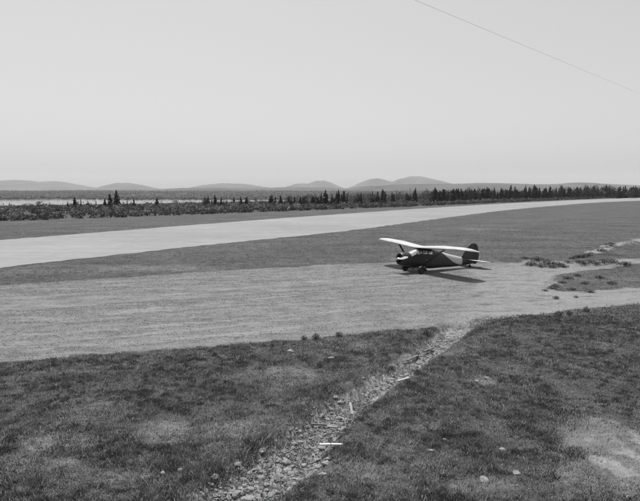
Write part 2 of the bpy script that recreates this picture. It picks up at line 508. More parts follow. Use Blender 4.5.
def build_ground():
    xs = stretched(-17, 27, .16, 1.05, -1300, 1500)
    ys = stretched(11, 60, .16, 1.04, -60, 1000)
    X, Y = np.meshgrid(xs, ys)
    x, y = X.ravel(), Y.ravel()
    ap, tr, di, dry, worn = masks(x, y)
    z = height(x, y, di)
    nx, ny = len(xs), len(ys)
    I = np.arange(nx * ny).reshape(ny, nx)
    F = np.stack([I[:-1, :-1], I[:-1, 1:], I[1:, 1:], I[1:, :-1]], -1).reshape(-1, 4)
    V = np.stack([x, y, z], 1)
    fa, ft, fd = ap[F].mean(1), tr[F].mean(1), di[F].mean(1)
    cls = np.zeros(len(F), int)
    cls[fa > .5] = 1; cls[ft > .5] = 2; cls[fd > .5] = 3
    for k, name in enumerate(('ground', 'apron', 'dirt_track', 'ditch')):
        fs = F[cls == k]
        used, inv = np.unique(fs.ravel(), return_inverse=True)
        me = mesh_np(name, V[used], inv, np.full(len(fs), 4), True)
        for an, av in (('apron', ap), ('track', tr), ('ditch', di), ('dry', dry), ('worn', worn)):
            add_attr(me, an, av[used])
        tag(obj(name, me, M['ground']), kind='structure')
    # pavement sheet, a few centimetres proud of the turf, following the edge points
    def dense(pts, n):
        w = [G(*p) for p in pts]
        seg = np.array(w); t = np.linspace(0, len(w) - 1, n)
        i = np.clip(t.astype(int), 0, len(w) - 2); f = (t - i)[:, None]
        p0 = seg[np.clip(i - 1, 0, None)]; p1 = seg[i]; p2 = seg[i + 1]; p3 = seg[np.clip(i + 2, None, len(w) - 1)]
        return .5 * ((2 * p1) + (-p0 + p2) * f + (2 * p0 - 5 * p1 + 4 * p2 - p3) * f ** 2 + (-p0 + 3 * p1 - 3 * p2 + p3) * f ** 3)
    NR = 500
    def even(pts):      # evenly spaced along the edge
        q = dense(pts, 900); L = np.concatenate([[0], np.cumsum(np.hypot(*np.diff(q, axis=0).T))])
        t = np.linspace(0, 1, NR) ** 1.6 * L[-1]
        return np.stack([np.interp(t, L, q[:, 0]), np.interp(t, L, q[:, 1])], 1)
    up, lo = even(RUN_UP), even(RUN_LO)
    ii = np.arange(NR) * .4
    lo = lo + ((fbm(ii, ii * 0, 5) - .5) * 1.1)[:, None] * np.array([[.8, -.55]])
    up = up + ((fbm(ii, ii * 0 + 9, 6) - .5) * 1.1)[:, None] * np.array([[.8, -.55]])
    vs, fs = [], []
    for i in range(NR):
        vs += [(up[i][0], up[i][1], -.1), (up[i][0], up[i][1], .03), (lo[i][0], lo[i][1], .03), (lo[i][0], lo[i][1], -.1)]
        if i: fs += [(4 * i - 4 + k, 4 * i - 3 + k, 4 * i + 1 + k, 4 * i + k) for k in range(3)]
    tag(MB().add(vs, fs).build('runway', M['runway']), kind='structure')


build_ground()

# lake
wv = [(-16000, -400, -15), (16000, -400, -15), (16000, 12900, -15), (-16000, 12900, -15)]
tag(MB().add(wv, [(0, 1, 2, 3)]).build('water', M['water']), kind='structure')


# ------------------------------------------------------------------ far shore, ridges, hills
def ridge_mesh(name, prof, D, depth, rough, seed, m, base=-16.0, nz=14, step=None):
    """land whose skyline, at distance D, runs through the picture points; rounded to both sides, with spurs"""
    px = np.array([p[0] for p in prof], float); py = np.array([p[1] for p in prof], float)
    n = 220
    u = np.linspace(px[0], px[-1], n)
    # smooth interpolation of the skyline
    yy = np.interp(u, px, py)
    k = np.ones(5) / 5; yy[2:-2] = np.convolve(yy, k, 'valid')
    yy = yy + (fbm(u * .45, u * 0, seed + 3) - .5) * .55 + (vnoise(u * 1.3, u * 0, seed + 5) - .5) * .22
    X0 = (u - 320) / FPX * D
    ztop = CAM_H + (HOR - yy) / FPX * D
    rows = []
    ts = np.linspace(-1, 1, nz * 2 + 1)
    for t in ts:
        fall = np.cos(t * math.pi / 2) ** 1.3
        nn = (fbm(X0 / (depth * .35), np.full(n, t * 3.0), seed) - .5)
        z = base + (ztop - base) * np.clip(fall * (1 + nn * rough * (1 - fall) * 2.2), 0, None)
        Yr = D + t * depth + (fbm(X0 / depth, np.zeros(n), seed + 9) - .5) * depth * .3
        rows.append(np.stack([X0, np.full(n, 1.0) * Yr, z], 1))
    V = np.concatenate(rows)
    R = len(ts); I = np.arange(R * n).reshape(R, n)
    F = np.stack([I[:-1, :-1], I[:-1, 1:], I[1:, 1:], I[1:, :-1]], -1).reshape(-1, 4)
    return tag(obj(name, mesh_np(name, V, F.ravel(), np.full(len(F), 4), True), m), kind='structure')


HILLS = [
    ([(-90, 190), (-50, 186), (-10, 181.5), (18, 180), (28, 180.6), (36, 182.3), (45, 181.6), (54, 181), (65, 183.4), (80, 187), (95, 189.3), (112, 191)], 10500, 1500),
    ([(98, 191), (106, 188.2), (112, 184.6), (118, 183), (128, 183), (140, 185), (152, 188), (166, 191)], 10000, 1200),
    ([(182, 191), (196, 187), (207, 184.8), (225, 183.3), (245, 183.9), (260, 186), (275, 188.6), (284, 191)], 10800, 1500),
    ([(276, 191), (287, 186.5), (297, 183.6), (309, 183.4), (316, 180.8), (324, 180.6), (332, 183), (341, 187), (350, 191)], 10300, 1200),
    ([(340, 191), (351, 187), (360, 182.8), (369, 179.2), (377, 178.4), (388, 181.2), (398, 185), (410, 191)], 10900, 1400),
    ([(374, 191), (388, 183.4), (399, 179), (411, 176.2), (420, 176.6), (435, 180.2), (450, 184), (470, 191)], 10400, 1400),
]
for i, (pr, D, dep) in enumerate(HILLS):
    ridge_mesh('hill', pr, D, dep, .5, 100 + i * 7, M['hill'])
RIDGES = [
    ([(-200, 188), (-90, 190), (20, 190.8), (60, 190.2), (100, 189.8), (150, 189.4), (165, 189.0), (182, 187.8), (205, 188), (235, 188.2), (290, 187.3), (330, 187.6), (345, 188.5), (362, 186.3), (380, 185.6), (400, 184.8), (420, 188), (440, 191)], 6500, 900),
    ([(350, 190), (380, 185.6), (395, 184.3), (430, 184), (450, 184), (480, 183), (500, 183.2), (520, 184), (540, 184.4), (556, 184.2), (568, 183.0), (577, 182.4), (590, 183), (600, 184), (640, 185.5), (720, 185), (860, 188)], 6000, 900),
]
for i, (pr, D, dep) in enumerate(RIDGES):
    ridge_mesh('ridge', pr, D, dep, .4, 200 + i * 13, M['hill'])


def far_shore():
    xs = np.linspace(-2600, 2600, 200); ys = np.linspace(1180, 3200, 50)
    X, Y = np.meshgrid(xs, ys); x, y = X.ravel(), Y.ravel()
    sh = 1230 + (fbm(x / 260, x * 0, 301) - .5) * 120
    z = -17 + smooth(-40, 60, y - sh) * 3.2 + np.clip((y - sh) / 2000, 0, 1) * 11 + (fbm(x / 300, y / 300, 305) - .5) * 4
    I = np.arange(len(x)).reshape(len(ys), len(xs))
    F = np.stack([I[:-1, :-1], I[:-1, 1:], I[1:, 1:], I[1:, :-1]], -1).reshape(-1, 4)
    tag(obj('far_shore', mesh_np('far_shore', np.stack([x, y, z], 1), F.ravel(), np.full(len(F), 4), True), M['shore']), kind='structure')
    # the wood on it, read as one mass
    n = 26000
    ty = 1190 + 1900 * RNG.random(n) ** 1.4
    tx = (RNG.random(n) * 2 - 1) * (ty * .62 + 250)
    sh = 1230 + (fbm(tx / 260, tx * 0, 301) - .5) * 120
    keep = (ty > sh + 12) & (fbm(tx / 120, ty / 120, 311) > .42 - .25 * (ty < sh + 110))
    tx, ty, sh = tx[keep], ty[keep], sh[keep]; n = len(tx)
    tz = -17 + smooth(-40, 60, ty - sh) * 3.2 + np.clip((ty - sh) / 2000, 0, 1) * 11 + (fbm(tx / 300, ty / 300, 305) - .5) * 4 - .6
    h = 3.0 + 4.5 * RNG.random(n) ** 1.5; r = 1.8 + 3.0 * RNG.random(n)
    V = np.zeros((n, 9, 3)); a0 = RNG.random(n) * 6.28
    for k in range(4):
        for lev, (hh, rr) in enumerate(((0.05, 1.0), (.55, .85))):
            a = a0 + k * math.pi / 2 + lev * .4
            V[:, lev * 4 + k] = np.stack([tx + np.cos(a) * r * rr, ty + np.sin(a) * r * rr, tz + h * hh], 1)
    V[:, 8] = np.stack([tx, ty, tz + h], 1)
    F = []
    for k in range(4):
        F.append([k, (k + 1) % 4, 4 + (k + 1) % 4, 4 + k])
    T = [[4 + k, 4 + (k + 1) % 4, 8] for k in range(4)]
    b = (np.arange(n) * 9)[:, None, None]
    fq = (np.array(F)[None] + b).reshape(-1); ft = (np.array(T)[None] + b).reshape(-1)
    me = mesh_np('far_wood', V.reshape(-1, 3), np.concatenate([fq, ft]), np.concatenate([np.full(n * 4, 4), np.full(n * 4, 3)]))
    add_attr(me, 'shade', np.repeat(.045 + .045 * RNG.random(n), 9))
    tag(obj('far_wood', me, M['wood_far']), 'hazy mass of woods along the far shore of the lake', 'woodland', kind='stuff')


far_shore()


# ------------------------------------------------------------------ grass, scrub
def blades(name, x, y, h, w, shade, lean, label, material, segs=2, cat='grass', zoff=0.0):
    n = len(x)
    z = height(x, y) - .015 + zoff
    a = RNG.random(n) * 6.283; la = RNG.random(n) * 6.283
    dx, dy = np.cos(a) * w / 2, np.sin(a) * w / 2
    lx, ly = np.cos(la) * lean * h, np.sin(la) * lean * h
    if segs == 2:
        V = np.zeros((n, 5, 3))
        V[:, 0] = np.stack([x - dx, y - dy, z], 1); V[:, 1] = np.stack([x + dx, y + dy, z], 1)
        mx, my, mz = x + lx * .35, y + ly * .35, z + h * .6
        V[:, 2] = np.stack([mx + dx * .8, my + dy * .8, mz], 1); V[:, 3] = np.stack([mx - dx * .8, my - dy * .8, mz], 1)
        V[:, 4] = np.stack([x + lx, y + ly, z + h * np.sqrt(np.clip(1 - .3 * lean ** 2, .3, 1))], 1)
        b = (np.arange(n) * 5)[:, None]
        fq = (np.array([[0, 1, 2, 3]]) + b).ravel(); ft = (np.array([[3, 2, 4]]) + b).ravel()
        me = mesh_np(name, V.reshape(-1, 3), np.concatenate([fq, ft]), np.concatenate([np.full(n, 4), np.full(n, 3)]))
        k = 5
    else:
        V = np.zeros((n, 3, 3))
        V[:, 0] = np.stack([x - dx, y - dy, z], 1); V[:, 1] = np.stack([x + dx, y + dy, z], 1)
        V[:, 2] = np.stack([x + lx, y + ly, z + h], 1)
        me = mesh_np(name, V.reshape(-1, 3), np.arange(n * 3), np.full(n, 3)); k = 3
    add_attr(me, 'shade', np.repeat(shade, k))
    return tag(obj(name, me, material), label, cat, kind='stuff')


def foreground_grass():
    for name, N, segs, lab in (('foreground_grass', 560000, 2, 'rough uneven foreground turf, dark green with bleached straw patches'),
                               ('ground_litter', 520000, 1, 'short broken stalks and straw between the foreground grass')):
        y = 11.5 + 21.5 * RNG.random(N) ** 1.1
        x = (RNG.random(N) * 2 - 1) * (y * .60 + 2.0)
        clump = .6 * fbm(x * 1.1, y * 1.1, 81, 3) + .4 * fbm(x * 4.5, y * 4.5, 83, 2)
        ap, tr, di, dry, worn = masks(x, y)
        dc = np.clip(dry, 0, 1)
        bare = dc * (.62 if segs == 2 else .2) + np.clip(ap * 1.15, 0, 1) * .97 + np.clip(tr * (1.2 if segs == 2 else .95), 0, 1) + di * (.80 if segs == 2 else .6)
        dens = np.clip(.45 + 1.1 * smooth(.38, .62, clump), 0, 1) * np.clip(1 - bare, .0, 1)
        k = RNG.random(N) < dens
        x, y, clump, dc, di, ap = x[k], y[k], clump[k], dc[k], di[k], ap[k]
        n = len(x)
        if segs == 2:
            hgt = (.045 + .115 * smooth(.35, .65, clump) * (.35 + .65 * RNG.random(n))) * (1 - .4 * dc) * (1 - .6 * ap)
            hgt = np.where(RNG.random(n) < .02, hgt * 2.0, hgt)
            bank = np.exp(-(line_d(x, y, DITCH_L) / .4) ** 2); hgt = hgt * (1 + .8 * bank)
            sh = .098 + .06 * RNG.random(n) + .10 * (fbm(x * .5, y * .5, 87) - .45)
            tuft = fbm(x * 4.2, y * 4.2, 143, 2); sh = sh * (.55 + 1.0 * smooth(.3, .7, tuft))
            straw = RNG.random(n) < (0.02 + .42 * smooth(.60, .72, fbm(x * 3.1, y * 3.1, 147, 2)) + .5 * dc + .25 * di)
        else:
            hgt = (.03 + .06 * RNG.random(n)) * (1 - .5 * ap)
            sh = .055 + .07 * RNG.random(n)
            straw = RNG.random(n) < (.22 + .35 * dc + .2 * di)
        sh = np.where(straw, .24 + .30 * RNG.random(n) ** 1.3, sh)
        blades(name, x, y, hgt, .010 + .010 * RNG.random(n) + y * .0003, np.clip(sh, .04, .5), .25 + .6 * RNG.random(n), lab, M['grass'], segs=segs)


def mid_grass():
    N = 240000
    y = 31 + 110 * RNG.random(N) ** 1.5
    x = (RNG.random(N) * 2 - 1) * (y * .62 + 4)
    ap, tr, di, dry, worn = masks(x, y)
    rw = poly_sd(x, y, RUNWAY)
    cl = fbm(x * .8, y * .8, 91, 3)
    dens = np.clip(.2 + 1.6 * smooth(.35, .65, cl), 0, 1) * (1 - np.clip(ap * 1.1, 0, 1) * .96) * (1 - np.clip(tr * 1.2, 0, 1)) * (rw < -.1) * (1 - .5 * np.clip(dry, 0, 1)) * (rim(x, y) < 30) * (1 - smooth(80, 140, y))
    k = RNG.random(N) < dens
    x, y, dry, cl, ap = x[k], y[k], dry[k], cl[k], ap[k]; n = len(x)
    h = (.03 + .06 * RNG.random(n)) * (1 - .55 * ap) * np.interp(y, [31, 45], [1.7, 1])
    sh = .088 + .035 * RNG.random(n) + .08 * (fbm(x * .12, y * .3, 95) - .45)
    sh = np.where(RNG.random(n) < .12 + .5 * dry, .16 + .08 * RNG.random(n), sh)
    blades('mown_grass', x, y, h, .035 + y * .0006, np.clip(sh, .05, .4), .3 + .4 * RNG.random(n),
           'short grass of the strips beside the runway and apron', M['grass'], segs=1)


foreground_grass()
mid_grass()


def apron_tufts():
    N = 420000
    y = 21 + 36 * RNG.random(N) ** 1.1; x = (RNG.random(N) * 2 - 1) * (y * .60 + 2)
    ap, tr, di, dry, worn = masks(x, y)
    ca, sa = math.cos(LANE), math.sin(LANE)
    al, ac = x * ca + y * sa, -x * sa + y * ca
    line = fbm(al * .05, ac * 1.9, 121, 3); spot = fbm(x * 2.4, y * 2.4, 123, 3)
    dens = smooth(.40, .64, .6 * line + .4 * spot) * (.25 + .75 * ap) * (1 - .9 * tr) * (1 - .8 * worn) * (ap > .35)
    k = (RNG.random(N) < dens) & (np.hypot(x - 9, y - 50.5) > 2)
    x, y, line = x[k], y[k], line[k]; n = len(x)
    sh = np.where(RNG.random(n) < .4, .11 + .06 * RNG.random(n), .17 + .18 * RNG.random(n))
    blades('apron_tufts', x, y, (.015 + .032 * RNG.random(n)) * np.interp(y, [21, 50], [1, 1.25]), .03 + .03 * RNG.random(n) + y * .0004, sh, .5 + .6 * RNG.random(n),
           'sparse low dry tufts left on the mown apron', M['grass'], segs=1)


apron_tufts()


def leaf_cloud(cx, cy, cz, rx, rz, n, size, sh):
    """quads of leaves through the volume of many bushes at once; arrays in, arrays out"""
    B = len(cx)
    u = RNG.normal(size=(B, n, 3)); u /= np.linalg.norm(u, axis=2, keepdims=True)
    r = RNG.random((B, n)) ** .45
    lump = .7 + .6 * RNG.random((B, n))
    p = np.stack([cx[:, None] + u[..., 0] * r * rx[:, None] * lump, cy[:, None] + u[..., 1] * r * rx[:, None] * lump,
                  cz[:, None] + np.abs(u[..., 2]) * r * rz[:, None] * lump + .05], -1)
    a = RNG.normal(size=(B, n, 3)); a /= np.linalg.norm(a, axis=2, keepdims=True)
    b = RNG.normal(size=(B, n, 3)); b -= a * (a * b).sum(2, keepdims=True); b /= np.linalg.norm(b, axis=2, keepdims=True)
    s = size[:, None, None] * (.6 + .8 * RNG.random((B, n, 1)))
    V = np.stack([p - a * s, p + b * s * .7, p + a * s, p - b * s * .7], 2).reshape(-1, 3)
    shade = np.repeat((sh[:, None] * (.75 + .5 * RNG.random((B, n)))).ravel(), 4)
    return V, shade


def scrub():
    N = 11500
    al = RNG.random(N) * 640 - 180
    s = -85 + 110 * RNG.random(N)
    x = SCRUB_A[0] + SCRUB_B[0] * al - .635 * s; y = SCRUB_A[1] + SCRUB_B[1] * al + .77 * s
    lo = np.interp(al, [-180, 0, 120, 200, 260, 330, 430, 520], [-86, -84, -70, -57, -46, -33, -16, -9])
    pat = fbm(x * .09, y * .09, 131, 3)
    edge = np.exp(-((s - lo - 3) / 4.5) ** 2)
    k = (s > lo + 3 * (fbm(x * .1, y * .1, 137) - .5)) & (RNG.random(N) < .30 + .9 * smooth(.4, .62, pat) + .5 * edge) & (y > 40)
    x, y, s, edge = x[k], y[k], s[k], edge[k]; B = len(x)
    big = RNG.random(B)
    rx = .7 + 1.3 * big; rz = .6 + 1.5 * big * RNG.random(B) + .4 * edge
    sh = np.where(RNG.random(B) < .5, .13 + .09 * RNG.random(B), .045 + .04 * RNG.random(B))
    sh = np.where(edge > .5, .05 + .05 * RNG.random(B), sh)
    V, shd = leaf_cloud(x, y, height(x, y), rx, rz, 34, .24 + .13 * RNG.random(B), sh)
    me = mesh_np('scrub', V, np.arange(len(V)), np.full(len(V) // 4, 4))
    add_attr(me, 'shade', shd)
    tag(obj('scrub', me, M['leaf']), 'belt of low mixed scrub between the runway and the lake', 'scrub', kind='stuff')


scrub()


# ------------------------------------------------------------------ trees
def conifer_mesh(seed, slim, open_):
    rng = np.random.default_rng(seed)
    V, F, S = [], [], []
    nw = 15
    for i in range(nw):
        t = .10 + .88 * i / (nw - 1)
        R = slim * (1 - t) ** .75 * (.75 + .5 * rng.random()) + .012
        nb = int(9 - 4 * t)
        a0 = rng.random() * 6.28
        for k in range(nb):
            if rng.random() < open_: continue
            a = a0 + k * 6.283 / nb + rng.normal() * .25
            L = R * (.65 + .6 * rng.random()); dr = -.25 * L + rng.normal() * .02
            ca, sa = math.cos(a), math.sin(a)
            sh = .030 + .035 * rng.random()
            for seg in range(3):          # clumps of needles along the branch
                f0, f1 = seg / 3, (seg + 1.25) / 3
                wd = L * (.30 - .07 * seg) + .01
                tz = t + rng.normal() * .012
                p0 = (ca * L * f0, sa * L * f0, tz + dr * f0); p1 = (ca * L * f1, sa * L * f1, tz + dr * f1)
                b = len(V)
                V += [p0, (p1[0] * .7 - sa * wd, p1[1] * .7 + ca * wd, (p0[2] + p1[2]) / 2 - .02), p1, (p1[0] * .7 + sa * wd, p1[1] * .7 - ca * wd, (p0[2] + p1[2]) / 2 - .02)]
                F.append((b, b + 1, b + 2, b + 3))
                b = len(V)                 # hanging side of the clump
                V += [p0, p1, (p1[0] * .95, p1[1] * .95, p1[2] - .05 - .02 * rng.random()), (p0[0], p0[1], p0[2] - .06)]
                F.append((b, b + 1, b + 2, b + 3))
                S += [sh] * 8
    b = len(V)
    for k in range(4):
        a = k * 1.5708
        V.append((math.cos(a) * .02, math.sin(a) * .02, .95)); S.append(.04)
    V.append((0, 0, 1.02)); S.append(.04)
    F += [(b + k, b + (k + 1) % 4, b + 4) for k in range(4)]
    me = bpy.data.meshes.new('crown'); me.from_pydata(V, [], F); me.update()
    add_attr(me, 'shade', S); me.materials.append(M['conifer'])
    tr = MB().tube([(0, 0, -.06), (0.004, 0, .3), (-.003, .003, .65), (0, 0, .97)], [.022, .017, .010, .003], 6).mesh('trunk')
    tr.materials.append(M['bark'])
    return me, tr


def broad_mesh(seed, wide, dens=420, base=.28, dark=1.0, material='broad'):
    rng = np.random.default_rng(seed)
    V, F, S = [], [], []
    mb = MB().tube([(0, 0, -.06), (.01, .0, .25), (0, .02, .55), (.01, .01, .8)], [.028, .022, .014, .005], 6)
    for k in range(7):
        a = k * .9 + rng.random(); z0 = .25 + .07 * k; L = wide * (.6 + .4 * rng.random())
        tip = (math.cos(a) * L, math.sin(a) * L, z0 + .22)
        mb.tube([(0, 0, z0), (tip[0] * .5, tip[1] * .5, z0 + .13), tip], [.010, .007, .002], 5)
        cl = [(tip[0] * f, tip[1] * f, z0 + .22 * f + .03) for f in (.5, .8, 1.05)] + [(0, 0, z0 + .22)]
        for c in cl:
            for q in range(dens // 28):
                u = rng.normal(size=3) * np.array([.09, .09, .075]); p = np.array(c) + u
                p[2] = base + (p[2] - base) * (1 if base > .1 else .55 + .45 * min(1, p[2]))
                if base < .1: p[2] -= .2 * rng.random() * (1 - p[2])
                if p[2] < base: p[2] = base + .05 * rng.random()
                d1 = rng.normal(size=3); d1 /= np.linalg.norm(d1); d2 = rng.normal(size=3); d2 /= np.linalg.norm(d2)
                s = .022 + .02 * rng.random(); b = len(V)
                V += [tuple(p - d1 * s), tuple(p + d2 * s * .8), tuple(p + d1 * s), tuple(p - d2 * s * .8)]
                F.append((b, b + 1, b + 2, b + 3)); S += [(.10 + .09 * rng.random()) * dark] * 4
    me = bpy.data.meshes.new('crown'); me.from_pydata(V, [], F); me.update()
    add_attr(me, 'shade', S); me.materials.append(M[material])
    tr = mb.mesh('trunk'); tr.materials.append(M['pale_bark'])
    return me, tr


KINDS = dict(
    spruce=[conifer_mesh(1, .26, .03), conifer_mesh(2, .23, .06), conifer_mesh(3, .30, .08), conifer_mesh(4, .20, .05)],
    fir=[conifer_mesh(5, .17, .06), conifer_mesh(6, .15, .08), conifer_mesh(7, .16, .12)],
    thin=[conifer_mesh(8, .10, .5), conifer_mesh(9, .12, .6)],
    pine=[broad_mesh(15, .20, 560, .06, .32, 'conifer'), broad_mesh(16, .17, 560, .05, .32, 'conifer'), broad_mesh(17, .24, 560, .07, .32, 'conifer')],
    broad=[broad_mesh(11, .26), broad_mesh(12, .32), broad_mesh(13, .22, 300)],
)
NAME = dict(pine='pine_tree', spruce='spruce_tree', fir='fir_tree', thin='sparse_tree', broad='broadleaf_tree')


def tree(kind, X, Y, h, label, group=None, sx=1.0):
    cm, tm = random.choice(KINDS[kind])
    z = float(height(np.array([X]), np.array([Y]))[0])
    e = bpy.data.objects.new(NAME[kind], None); col.objects.link(e)
    e.empty_display_size = .5
    e.location = (X, Y, z); e.rotation_euler = (random.gauss(0, .03), random.gauss(0, .03), random.random() * 6.28)
    if group: sx *= random.uniform(.75, 1.45)
    e.scale = (h * sx, h * sx, h)
    tag(e, label, 'tree', group)
    for nm, me in (('trunk', tm), ('crown', cm)):
        o = bpy.data.objects.new(nm, me); o.parent = e; col.objects.link(o)
    return e


def tree_px(kind, px, base, top, label, group=None, sx=1.0):
    x, y = G(px, base)
    h = (base - top) / FPX * y * 1.02
    return tree(kind, x, y, h, label, group, sx)


# trees that stand out, one by one
SOLO = [
    ('broad', 25, 209, 203.5, 'small rounded pale tree at the far left end of the scrub belt', 1.3),
    ('broad', 31, 209.5, 203.6, 'low rounded pale tree, second from the left end of the scrub', 1.4),
    ('broad', 39, 209.5, 201, 'broad rounded pale tree in front of the lake at far left', 1.25),
    ('broad', 57, 208.5, 204.6, 'wide low mound of a tree silhouetted on the lake, left', 2.4),
    ('spruce', 68, 207.5, 202.0, 'very small dark spruce on the lake shore, left of a stout one', 1.0),
    ('spruce', 75, 207.5, 197.0, 'stout dark spruce against the lake at left', 1.25),
    ('thin', 81, 207.3, 198.8, 'thin ragged tree just right of the stout spruce', 1.2),
    ('thin', 88, 207, 198.6, 'bare-looking thin pole of a tree against the lake', 1.0),
    ('thin', 96, 207, 200.5, 'short thin tree between the pole-like tree and the dark pair', 1.3),
    ('spruce', 105, 207, 198.6, 'short dark spruce just left of the tall pair', 1.0),
    ('spruce', 111, 207.5, 194.0, 'dark pointed spruce, left one of the tall pair', 1.0),
    ('fir', 117, 207.5, 190.6, 'tallest narrow fir at left, right one of the tall pair', 1.45),
    ('thin', 127, 207, 199, 'thin grey tree right of the tall pair', 1.4),
    ('fir', 134, 207, 198.4, 'narrow small fir where the open lake view begins', 1.2),
    ('spruce', 157, 206.5, 197.8, 'lone dark spruce standing in the middle of the lake view', 1.1),
    ('broad', 176, 206, 200.4, 'low pale bushy tree right of the lone lake spruce', 1.6),
    ('spruce', 205, 205.5, 197.8, 'dark cone-shaped spruce, left of a narrow black fir', 1.25),
    ('fir', 214.8, 205.5, 195.4, 'narrow black fir at the right part of the lake view', 1.15),
    ('fir', 234, 205, 197, 'slim fir between two bright gaps of lake', 1.1),
    ('spruce', 241, 205, 196.4, 'dark full spruce at the right bright gap of lake', 1.1),
    ('spruce', 246, 205, 197.4, 'squat dark spruce leaning into its dark neighbour', 1.0),
    ('fir', 275, 205, 196.6, 'slim dark fir just left of a bold dark spruce', 1.3),
    ('spruce', 281, 205, 195.6, 'bold dark spruce at the right end of the lake view', 1.1),
    ('fir', 325, 206, 190.6, 'tall slim fir at the start of the dense treeline', 1.2),
    ('spruce', 338, 205.5, 190.0, 'tall dark spruce under the dip between two hills', .8),
    ('spruce', 344, 205, 191, 'dark spruce right of the tall one under the hill dip', .8),
    ('spruce', 382.5, 203, 189.5, 'dark flat-topped spruce below the right double hill', 1.0),
    ('spruce', 415, 203, 188.2, 'spruce with dark head below the highest hill', .9),
    ('spruce', 434.8, 202.5, 187.6, 'isolated dark spire at a gap right of the highest hill', 1.0),
    ('spruce', 442.5, 202.2, 189.4, 'broad dark spruce just right of the isolated spire', 1.3),
    ('spruce', 453, 202, 189.2, 'broad dark spruce second right of the isolated spire', 1.3),
    ('fir', 510, 199.8, 185.8, 'dark tree rising above the dense wood at runway end', 1.5),
    ('spruce', 534.5, 199, 185.2, 'dark pointed spruce highest in the wood above the runway end', 1.0),
    ('fir', 525, 199.3, 185.8, 'thin grey spire left of the highest pointed spruce', .9),
    ('spruce', 561, 198.4, 185.8, 'dark spruce proud of the wood under the low right hill', .9),
    ('thin', 584.5, 198, 185.2, 'thin bare spire in the wood near the right edge', .8),
    ('thin', 592, 198, 187.5, 'second thin spire in the wood near the right edge', .9),
]
for kd, px, b, t, lab, sx in SOLO:
    tree_px(kd, px, b + .4, t - .3, lab, None, sx * 1.12)
# small trees scattered in the scrub, left half
random.seed(21)
for i in range(80):
    px = random.uniform(-60, 200) if i < 32 else random.uniform(195, 335)
    if 135 < px < 200 and random.random() < .7: continue
    k = random.choices(['fir', 'spruce', 'thin', 'broad', 'pine'], [4, 3, 3, 2, 2])[0]
    base = np.interp(px, [-60, 30, 200, 330], [210, 208, 205.8, 205.2]) + random.uniform(-.7, 1.5)
    h = random.uniform(2.5, 6.0) if px < 200 else random.uniform(4, 10.5)
    lab = {'fir': 'small narrow fir scattered in the lakeside scrub', 'spruce': 'small dark spruce scattered in the lakeside scrub', 'thin': 'small sparse tree scattered in the lakeside scrub', 'broad': 'small bushy pale tree scattered in the lakeside scrub', 'pine': 'small round-headed dark tree scattered in the lakeside scrub'}[k]
    tree_px(k, px, base, base - h, lab, 'small trees scattered in the lakeside scrub')
# the dense treeline of the right half, in three rows
px = 285.0
while px < 690:
    px += random.uniform(2.1, 4.2) * np.interp(px, [285, 400, 470, 690], [1.25, 1.0, .8, .8])
    for row in range(2):
        q = px + random.uniform(-1.5, 1.5)
        k = random.choices(['spruce', 'fir', 'thin', 'broad', 'pine'], [3.0, 2, 1.2, 4.2, 2.6] if q < 430 else [6, 3.5, .6, .5, 2.2])[0]
        base = float(np.interp(q, [285, 330, 400, 440, 480, 540, 605, 690], [205.5, 205, 203.2, 202.2, 200.6, 199.2, 198.0, 196.6])) + random.uniform(-.5, .6) - row * .5
        top = float(np.interp(q, [285, 330, 400, 440, 480, 540, 605, 690], [197, 193.5, 191.6, 190.6, 189.8, 188.3, 187.2, 186.2])) + random.choice([random.uniform(-2.2, 1.0), random.uniform(-.5, 3.8)]) + row * -.2
        if k == 'broad': top += 2
        if k == 'pine': top += .6
        lab = {'spruce': 'dark spruce in the dense treeline behind the runway', 'fir': 'narrow fir in the dense treeline behind the runway',
               'thin': 'thin sparse conifer in the dense treeline behind the runway', 'broad': 'paler bushy tree in the dense treeline behind the runway', 'pine': 'round-headed dark pine in the dense treeline behind the runway'}[k]
        tree_px(k, q, base, top, lab, 'trees of the dense treeline behind the runway', 1.0 if q < 430 else 1.25)


# ------------------------------------------------------------------ scrub clumps and weeds near the apron
def weed_mesh(seed, n=230):
    rng = np.random.default_rng(seed); V, F, S = [], [], []
    for i in range(n):
        a = rng.random() * 6.28; r = .5 * rng.random() ** .6; z = .9 * rng.random() * (1 - r * .9) + .02
        p = np.array([math.cos(a) * r, math.sin(a) * r, z])
        d1 = rng.normal(size=3); d1[2] = abs(d1[2]) + .4; d1 /= np.linalg.norm(d1); d2 = rng.normal(size=3); d2 /= np.linalg.norm(d2)
        s = .05 + .05 * rng.random(); b = len(V)
        V += [tuple(p - d1 * s), tuple(p + d2 * s * .6), tuple(p + d1 * s), tuple(p - d2 * s * .6)]
        F.append((b, b + 1, b + 2, b + 3)); S += [.03 + .045 * rng.random()] * 4
    for i in range(26):
        a = i * 1.05; q = .12 + .36 * (i % 7) / 6; b = len(V)
        V += [(0, .015, -.1), (0, -.015, -.1), (math.cos(a) * q, math.sin(a) * q, .75 - q)]; F.append((b, b + 1, b + 2)); S += [.06] * 3
    me = bpy.data.meshes.new('weed_clump'); me.from_pydata(V, [], F); me.update(); add_attr(me, 'shade', S); me.materials.append(M['leaf'])
    return me


WEEDS = [weed_mesh(s) for s in (31, 32, 33, 34)]


def weed(px, py, w, h, label, group=None):
    x, y = G(px, py)
    z = float(height(np.array([x]), np.array([y]))[0])
    o = bpy.data.objects.new('weed_clump', random.choice(WEEDS)); col.objects.link(o)
    o.location = (x, y, z + .01); o.scale = (w * .85, w * .85, h * .85); o.rotation_euler = (0, 0, random.random() * 6)
    return tag(o, label, 'weeds', group)


